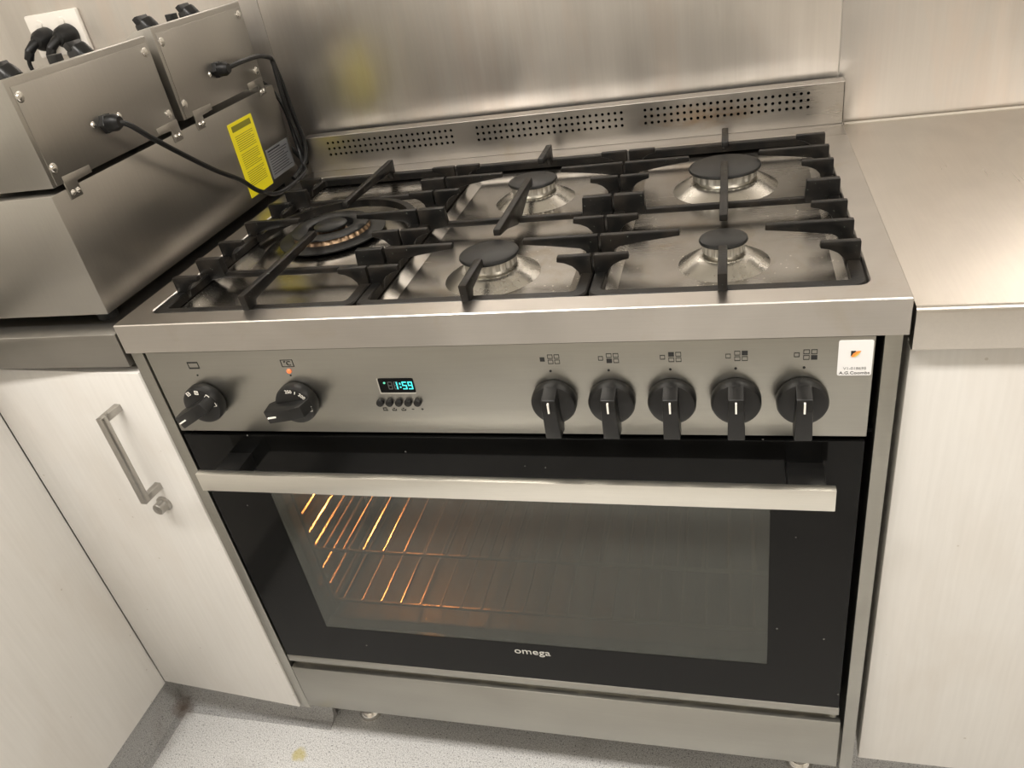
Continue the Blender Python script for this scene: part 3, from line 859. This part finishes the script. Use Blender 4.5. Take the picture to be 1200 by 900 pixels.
def support(x0, x1, cx, lab, kind, lx):
    t = thing('pan_support', lab, 'pan support', ((x0 + x1) / 2, 0.284, 0.8878), 'cast-iron pan supports on the hob')
    frame_loop(t, x0, x1, Y0, Y1, wx=0.0135)
    for i, y in enumerate(YS):
        if kind == 'wok': ln = 0.092 if i == 3 else 0.038; blk = i in (1, 5)
        else: ln = 0.091 if i in (1, 5) else 0.039; blk = i == 3
        fin(t, x0 + 0.0005, x0 + ln, y, block=blk)
        fin(t, x1 - 0.0005, x1 - ln, y, block=blk)
    yl = 0.226 if kind == 'wok' else 0.098
    d = yl - 0.030
    def front(m):
        f = (lambda y: y) if not m else (lambda y: 0.564 - y)
        return [(f(0.029), 0.889), (f(0.0265), ZTOP), (f(yl), ZTOP), (f(yl + 0.002), ZTOP - 0.0085), (f(0.029 + 0.02), ZTOP - 0.015), (f(0.0405), 0.889)]
    vfin(t, cx, front(False)); vfin(t, cx, front(True))
    if kind == 'wok':
        hbar(t, x0 + 0.01, x1 - 0.01, 0.149); hbar(t, x0 + 0.01, x1 - 0.01, 0.413)
        bm = bm_new()
        L = []
        for k in range(33):
            a = math.radians(8 + 176 * k / 32)
            L.append([(cx + r * math.cos(a), 0.281 + r * math.sin(a), z) for r, z in ((0.124, 0.8905), (0.1245, 0.9005), (0.1135, 0.9015), (0.113, 0.8905))])
        loops(bm, L, True, True)
        obj('ring', bm, M_iron, t, norm=True)
    else:
        hbar(t, x0 + 0.01, x1 - 0.01, 0.281)
        vfin(t, cx, [(0.184, ZTOP), (0.380, ZTOP), (0.381, ZTOP - 0.008), (0.345, 0.906), (0.292, 0.891), (0.270, 0.891), (0.219, 0.906), (0.183, ZTOP - 0.008)])
    return t
support(-0.4155, -0.1375, -0.275, 'left black cast-iron pan support over the large wok burner', 'wok', 0)
support(-0.1355, 0.1375, 0.004, 'middle black cast-iron pan support over two medium burners', 'two', 0)
support(0.1395, 0.4155, 0.279, 'right black cast-iron pan support over the largest round cap and the smallest burner', 'two', 0)

# =================================================================== WORKTOPS
def counter(name, lab, x0, x1, y0, y1, zt_, zb_, cut=None):
    t = thing(name, lab, 'worktop', ((x0 + x1) / 2, (y0 + y1) / 2, zb_))
    bm = bm_new()
    r = 0.006
    prof = [(y1, zb_ + 0.004), (y1, zt_)]
    for k in range(7):
        a = math.radians(90 + 90 * k / 6); prof.append((y0 + r + r * math.cos(a), zt_ - r + r * math.sin(a)))
    for k in range(5):
        a = math.radians(180 + 90 * k / 4); prof.append((y0 + 0.003 + 0.003 * math.cos(a), zb_ + 0.003 + 0.003 * math.sin(a)))
    prof += [(y0 + 0.015, zb_), (y0 + 0.015, zb_ + 0.004)]
    add_prism(bm, prof, x0, x1, 'x')
    obj('top', bm, M_counter, t)
    return t
ct = counter('worktop', 'stainless steel worktop with rolled front edge to the right of the cooker', 0.4535, 1.60, 0.0, YB - 0.003, 0.8885, 0.8420)
bm = bm_new(); add_tube(bm, [(0.456, YB - 0.0060, 0.8888), (1.60, YB - 0.0060, 0.8888)], 0.0030, 10)
obj('weld_bead', bm, simple('sealant', (0.42, 0.38, 0.32), 0.5), ct)
ct2 = thing('worktop', 'stainless steel corner worktop under the fryer, left of the cooker', 'worktop', (-0.9, 0.3, 0.84))
bm = bm_new()
# L-shaped slab
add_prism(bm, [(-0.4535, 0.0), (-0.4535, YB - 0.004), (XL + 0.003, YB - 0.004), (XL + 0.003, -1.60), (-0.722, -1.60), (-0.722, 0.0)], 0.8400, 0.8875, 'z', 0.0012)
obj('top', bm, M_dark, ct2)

# =================================================================== CABINETS
# corner cabinet with the ajar door
C1 = thing('cabinet', 'white corner cabinet left of the cooker with a steel pull handle and lock', 'cabinet', (-0.6, 0.3, 0.137))
bm = bm_new()
for a in ((-0.7385, -0.450, 0.058, 0.598, 0.137, 0.155), (-0.466, -0.450, 0.050, 0.598, 0.155, 0.832), (-0.7385, -0.7225, 0.050, 0.598, 0.155, 0.832), (-0.7385, -0.450, 0.582, 0.598, 0.155, 0.832), (-0.722, -0.466, 0.05, 0.07, 0.80, 0.832)):
    add_box(bm, *a)
obj('carcass', bm, M_board, C1, smooth=False)
hinge = Vector((-0.7420, 0.0205, 0)); th = math.radians(-3.9)
DM = Matrix.Translation(hinge) @ Matrix.Rotation(th, 4, 'Z')
bm = bm_new(); add_box(bm, 0.0008, 0.2960, 0.0, 0.018, 0.1385, 0.8300, 0.0009, mtx=DM)
dr = obj('door', bm, M_board, C1)
def D(x, y, z): return DM @ Vector((x, y, z))
bm = bm_new()
hx = 0.2345
add_box(bm, hx - 0.005, hx + 0.005, -0.036, -0.026, 0.6330, 0.7800, 0.0008, mtx=DM)
add_box(bm, hx - 0.005, hx + 0.005, -0.027, 0.0005, 0.7700, 0.7800, 0.0006, mtx=DM)
add_box(bm, hx - 0.005, hx + 0.005, -0.027, 0.0005, 0.6330, 0.6430, 0.0006, mtx=DM)
obj('handle', bm, M_pull, dr, 'square steel pull handle')
bm = bm_new()
add_lathe(bm, [(0.0125, 0.0), (0.0125, 0.0025), (0.0095, 0.004), (0.0092, 0.015), (0.0080, 0.0165), (0.0, 0.0168)], (0, 0, 0), 32, 'y')
add_box(bm, -0.0008, 0.0008, -0.0172, -0.016, -0.0035, 0.0035)
for v in bm.verts: v.co = DM @ (v.co + Vector((0.2285, 0, 0.6035)))
obj('lock', bm, M_pull, dr, 'round cylinder lock')
# cabinet run on the left wall
C2 = thing('cabinet', 'plain white cabinet at the far left, at right angles to the corner door', 'cabinet', (-1.05, -0.7, 0.137))
bm = bm_new(); add_box(bm, -1.345, -0.762, -1.58, 0.598, 0.137, 0.838); obj('carcass', bm, M_board, C2, smooth=False)
x = -0.7425
for y0, y1 in ((-0.58, 0.0202), (-1.18, -0.583)):
    bm = bm_new(); add_box(bm, x - 0.018, x, y0, y1, 0.1335, 0.8300, 0.0009); obj('door', bm, M_board, C2)
# right cabinet
C3 = thing('cabinet', 'white cabinet under the steel worktop right of the cooker', 'cabinet', (1.0, 0.3, 0.15))
bm = bm_new(); add_box(bm, 0.4565, 1.58, 0.034, 0.598, 0.152, 0.838); obj('carcass', bm, M_board, C3, smooth=False)
for x0, x1 in ((0.4555, 0.952), (0.955, 1.50)):
    bm = bm_new(); add_box(bm, x0, x1, 0.0155, 0.0335, 0.1520, 0.8345, 0.0009); obj('door', bm, M_board, C3)

# =================================================================== DEEP FRYER
F = thing('deep_fryer', 'stainless steel double deep fryer standing on the corner worktop, its back to the cooker', 'deep fryer', (-0.64, 0.30, 0.8875))
XF = -0.470
bm = bm_new(); add_box(bm, -0.86, XF, 0.0215, 0.5650, 0.9055, 1.0600, 0.0012); body = obj('body', bm, M_fryer, F)
for x, y in ((-0.50, 0.05), (-0.50, 0.53), (-0.83, 0.05), (-0.83, 0.53)):
    bm = bm_new(); add_lathe(bm, [(0.012, 0.0), (0.013, 0.002), (0.013, 0.0178)], (x, y, 0.8877), 20); obj('foot', bm, M_rubber, F)
def screw(parent, y, z, r=0.0050, x=XF):
    bm = bm_new(); add_lathe(bm, [(r * 1.25, 0.0), (r * 1.25, 0.0006), (r, 0.001), (r * 0.85, 0.0022), (0.0, 0.0030)], (x, y, z), 16, 'x')
    obj('screw', bm, M_chrome, parent)
def head(y0, y1, z0, z1):
    bm = bm_new()
    prof = [(XF, z0), (XF, z1), (XF - 0.0025, z1 + 0.001), (XF - 0.030, z1 - 0.002), (XF - 0.125, z1 - 0.052), (XF - 0.125, z0)]
    add_prism(bm, prof, y0, y1, 'y', 0.0008)
    h = obj('control_head', bm, M_fryer, F)
    # folded rear cover with lip
    bm = bm_new()
    add_box(bm, XF - 0.0005, XF + 0.0012, y0 + 0.006, y1 - 0.004, z0 + 0.001, z1 - 0.008, 0.0004)
    obj('rear_cover', bm, M_fryer, h)
    for a, b in ((y0 + 0.012, z1 - 0.020), (y1 - 0.013, z1 - 0.018), (y0 + 0.012, z0 + 0.020), (y1 - 0.012, z0 + 0.020)):
        screw(h, a, b, x=XF + 0.001)
    # control knobs on the sloping top
    nrm = Vector((-0.46, 0, 0.89))
    for yy in (y0 + 0.055, y1 - 0.075):
        bm = bm_new()
        add_lathe(bm, [(0.016, 0.0), (0.0165, 0.002), (0.0150, 0.012), (0.0135, 0.015), (0.0, 0.0155)], (0, 0, 0), 24, 'z', tooth=([1, 2, 3], 2, 0.0012))
        add_box(bm, -0.004, 0.004, -0.0135, 0.0135, 0.010, 0.023, 0.001)
        mt = Vector((0, 0, 1)).rotation_difference(nrm).to_matrix()
        for v in bm.verts: v.co = mt @ v.co + Vector((XF - 0.042, yy, z1 - 0.008))
        obj('knob', bm, M_black, h)
    bm = bm_new()
    add_box(bm, XF - 0.050, XF - 0.036, y1 - 0.128, y1 - 0.116, z1 - 0.010, z1 + 0.006, 0.001)
    obj('switch', bm, M_black, h)
    return h
h1 = head(0.0300, 0.2860, 1.0665, 1.1870)
h2 = head(0.3030, 0.5400, 1.0700, 1.1940)
# bracket tabs that hook each head to the body
def tab(y, z, m=1):
    p = [(0, 0), (0.020, 0.0), (0.020, 0.017), (0.048, 0.018), (0.048, 0.027), (0.0, 0.028), (0.0, 0.020)]
    p = [(y + m * a, z + b) for a, b in p]
    bm = bm_new(); add_prism(bm, p, XF - 0.0004, XF + 0.0018, 'x', 0.0003)
    t = obj('hook_plate', bm, M_fryer, body)
    for dy in (0.006, 0.015): screw(t, y + m * dy, z + 0.007, 0.0028, x=XF + 0.0016)
tab(0.047, 1.0465); tab(0.326, 1.0490); tab(0.285, 1.0490, -1); tab(0.536, 1.0510, -1)
screw(h1, 0.129, 1.112, 0.0035, x=XF + 0.001); screw(h1, 0.178, 1.110, 0.0035, x=XF + 0.001); screw(h2, 0.398, 1.113, 0.0032, x=XF + 0.001)
# labels
bm = bm_new(); add_box(bm, XF - 0.0003, XF + 0.0006, 0.398, 0.472, 0.918, 1.036)
yl = obj('label_plate', bm, M_yellow, body, 'bright yellow warning label', smooth=False)
bm = bm_new()
add_box(bm, XF + 0.0004, XF + 0.0009, 0.406, 0.464, 1.022, 1.031)
z = 1.014
k = 0
while z > 0.930:
    if k % 9 != 8:
        add_box(bm, XF + 0.0004, XF + 0.0009, 0.408, 0.462 - 0.012 * random.random() * (k % 3 == 2), z, z + 0.0008)
    z -= 0.0032; k += 1
obj('print', bm, M_olive, yl, smooth=False)
bm = bm_new(); add_box(bm, XF - 0.0003, XF + 0.0006, 0.480, 0.556, 0.922, 0.971)
gl = obj('label_plate', bm, M_silverlabel, body, 'small grey rating plate', smooth=False)
bm = bm_new(); z = 0.966; k = 0
while z > 0.926:
    add_box(bm, XF + 0.0004, XF + 0.0009, 0.484, (0.552 if k != 0 else 0.53) - 0.02 * random.random(), z, z + (0.0022 if k == 0 else 0.0011))
    z -= 0.0042; k += 1
obj('print', bm, M_print, gl, smooth=False)
# cable glands and cords
def gland(h, y, z):
    bm = bm_new()
    add_lathe(bm, [(0.0125, 0.0), (0.0125, 0.006), (0.0115, 0.007)], (XF + 0.001, y, z), 6, 'x')
    add_lathe(bm, [(0.0105, 0.006), (0.0105, 0.016), (0.0085, 0.020), (0.0065, 0.023)], (XF + 0.001, y, z), 20, 'x')
    obj('cable_gland', bm, M_rubber, h)
gland(h1, 0.150, 1.108); gland(h2, 0.418, 1.115)
def cord(pts, r=0.0036):
    bm = bm_new(); add_tube(bm, pts, r, 10, smooth=8); return obj('power_cord', bm, M_rubber, F)
c1 = cord([(XF + 0.020, 0.150, 1.108), (-0.443, 0.160, 1.101), (-0.438, 0.183, 1.078), (-0.438, 0.228, 1.043), (-0.438, 0.287, 1.000), (-0.440, 0.342, 0.966), (-0.440, 0.378, 0.936),
           (-0.438, 0.425, 0.914), (-0.436, 0.486, 0.912), (-0.438, 0.530, 0.916), (-0.450, 0.552, 0.924), (-0.462, 0.572, 0.96), (-0.475, 0.582, 1.03), (-0.52, 0.590, 1.07), (-0.62, 0.592, 1.09), (-0.74, 0.590, 1.10),
           (-0.84, 0.580, 1.10), (-0.880, 0.562, 1.120), (-0.884, 0.552, 1.150), (-0.868, 0.553, 1.172)])
c2 = cord([(XF + 0.020, 0.418, 1.115), (-0.444, 0.440, 1.117), (-0.442, 0.464, 1.117), (-0.442, 0.500, 1.115), (-0.444, 0.532, 1.108), (-0.448, 0.550, 1.100), (-0.447, 0.548, 1.080), (-0.446, 0.545, 1.040), (-0.448, 0.552, 1.000),
           (-0.449, 0.560, 0.960), (-0.452, 0.570, 0.925), (-0.463, 0.583, 0.918), (-0.480, 0.585, 0.940), (-0.520, 0.585, 1.00), (-0.62, 0.585, 1.05), (-0.76, 0.585, 1.075),
           (-0.885, 0.575, 1.08), (-0.925, 0.562, 1.110), (-0.931, 0.552, 1.145), (-0.918, 0.553, 1.172)])
# a second doubled length of cord tied behind the fryer
bm = bm_new(); add_tube(bm, [(-0.449, 0.552, 1.098), (-0.447, 0.5575, 1.060), (-0.446, 0.562, 1.010), (-0.443, 0.566, 0.965), (-0.444, 0.560, 0.935), (-0.452, 0.546, 0.918), (-0.458, 0.520, 0.908)], 0.0042, 10, smooth=8)
obj('power_cord', bm, M_rubber, F)
# wall plugs
for c, x in ((c1, -0.860), (c2, -0.909)):
    bm = bm_new()
    prof = [(0.0185, 0.0), (0.0200, 0.003), (0.0195, 0.014), (0.0165, 0.026), (0.011, 0.034), (0.0, 0.037)]
    add_lathe(bm, prof, (x, YB - 0.0125, 1.181), 28, 'y')
    add_tube(bm, [(x, YB - 0.036, 1.182), (x - 0.004, YB - 0.050, 1.178), (x - 0.011, YB - 0.059, 1.168), (x - 0.018, YB - 0.060, 1.156)], 0.0080, 12)
    obj('plug', bm, M_rubber, c)

# =================================================================== SOCKET
O = thing('power_outlet', 'white double power socket on the steel wall above the fryer', 'socket', (-0.888, YB - 0.003, 1.185))
bm = bm_new(); add_box(bm, -0.9455, -0.8305, YB - 0.0125, YB - 0.003, 1.1500, 1.2220, 0.003); obj('cover_plate', bm, M_outlet, O)
for x in (-0.918, -0.868):
    bm = bm_new(); add_lathe(bm, [(0.0075, 0.0), (0.0070, 0.0025), (0.0, 0.0032)], (x, YB - 0.0125, 1.2050), 20, 'y'); obj('switch', bm, M_outlet, O)
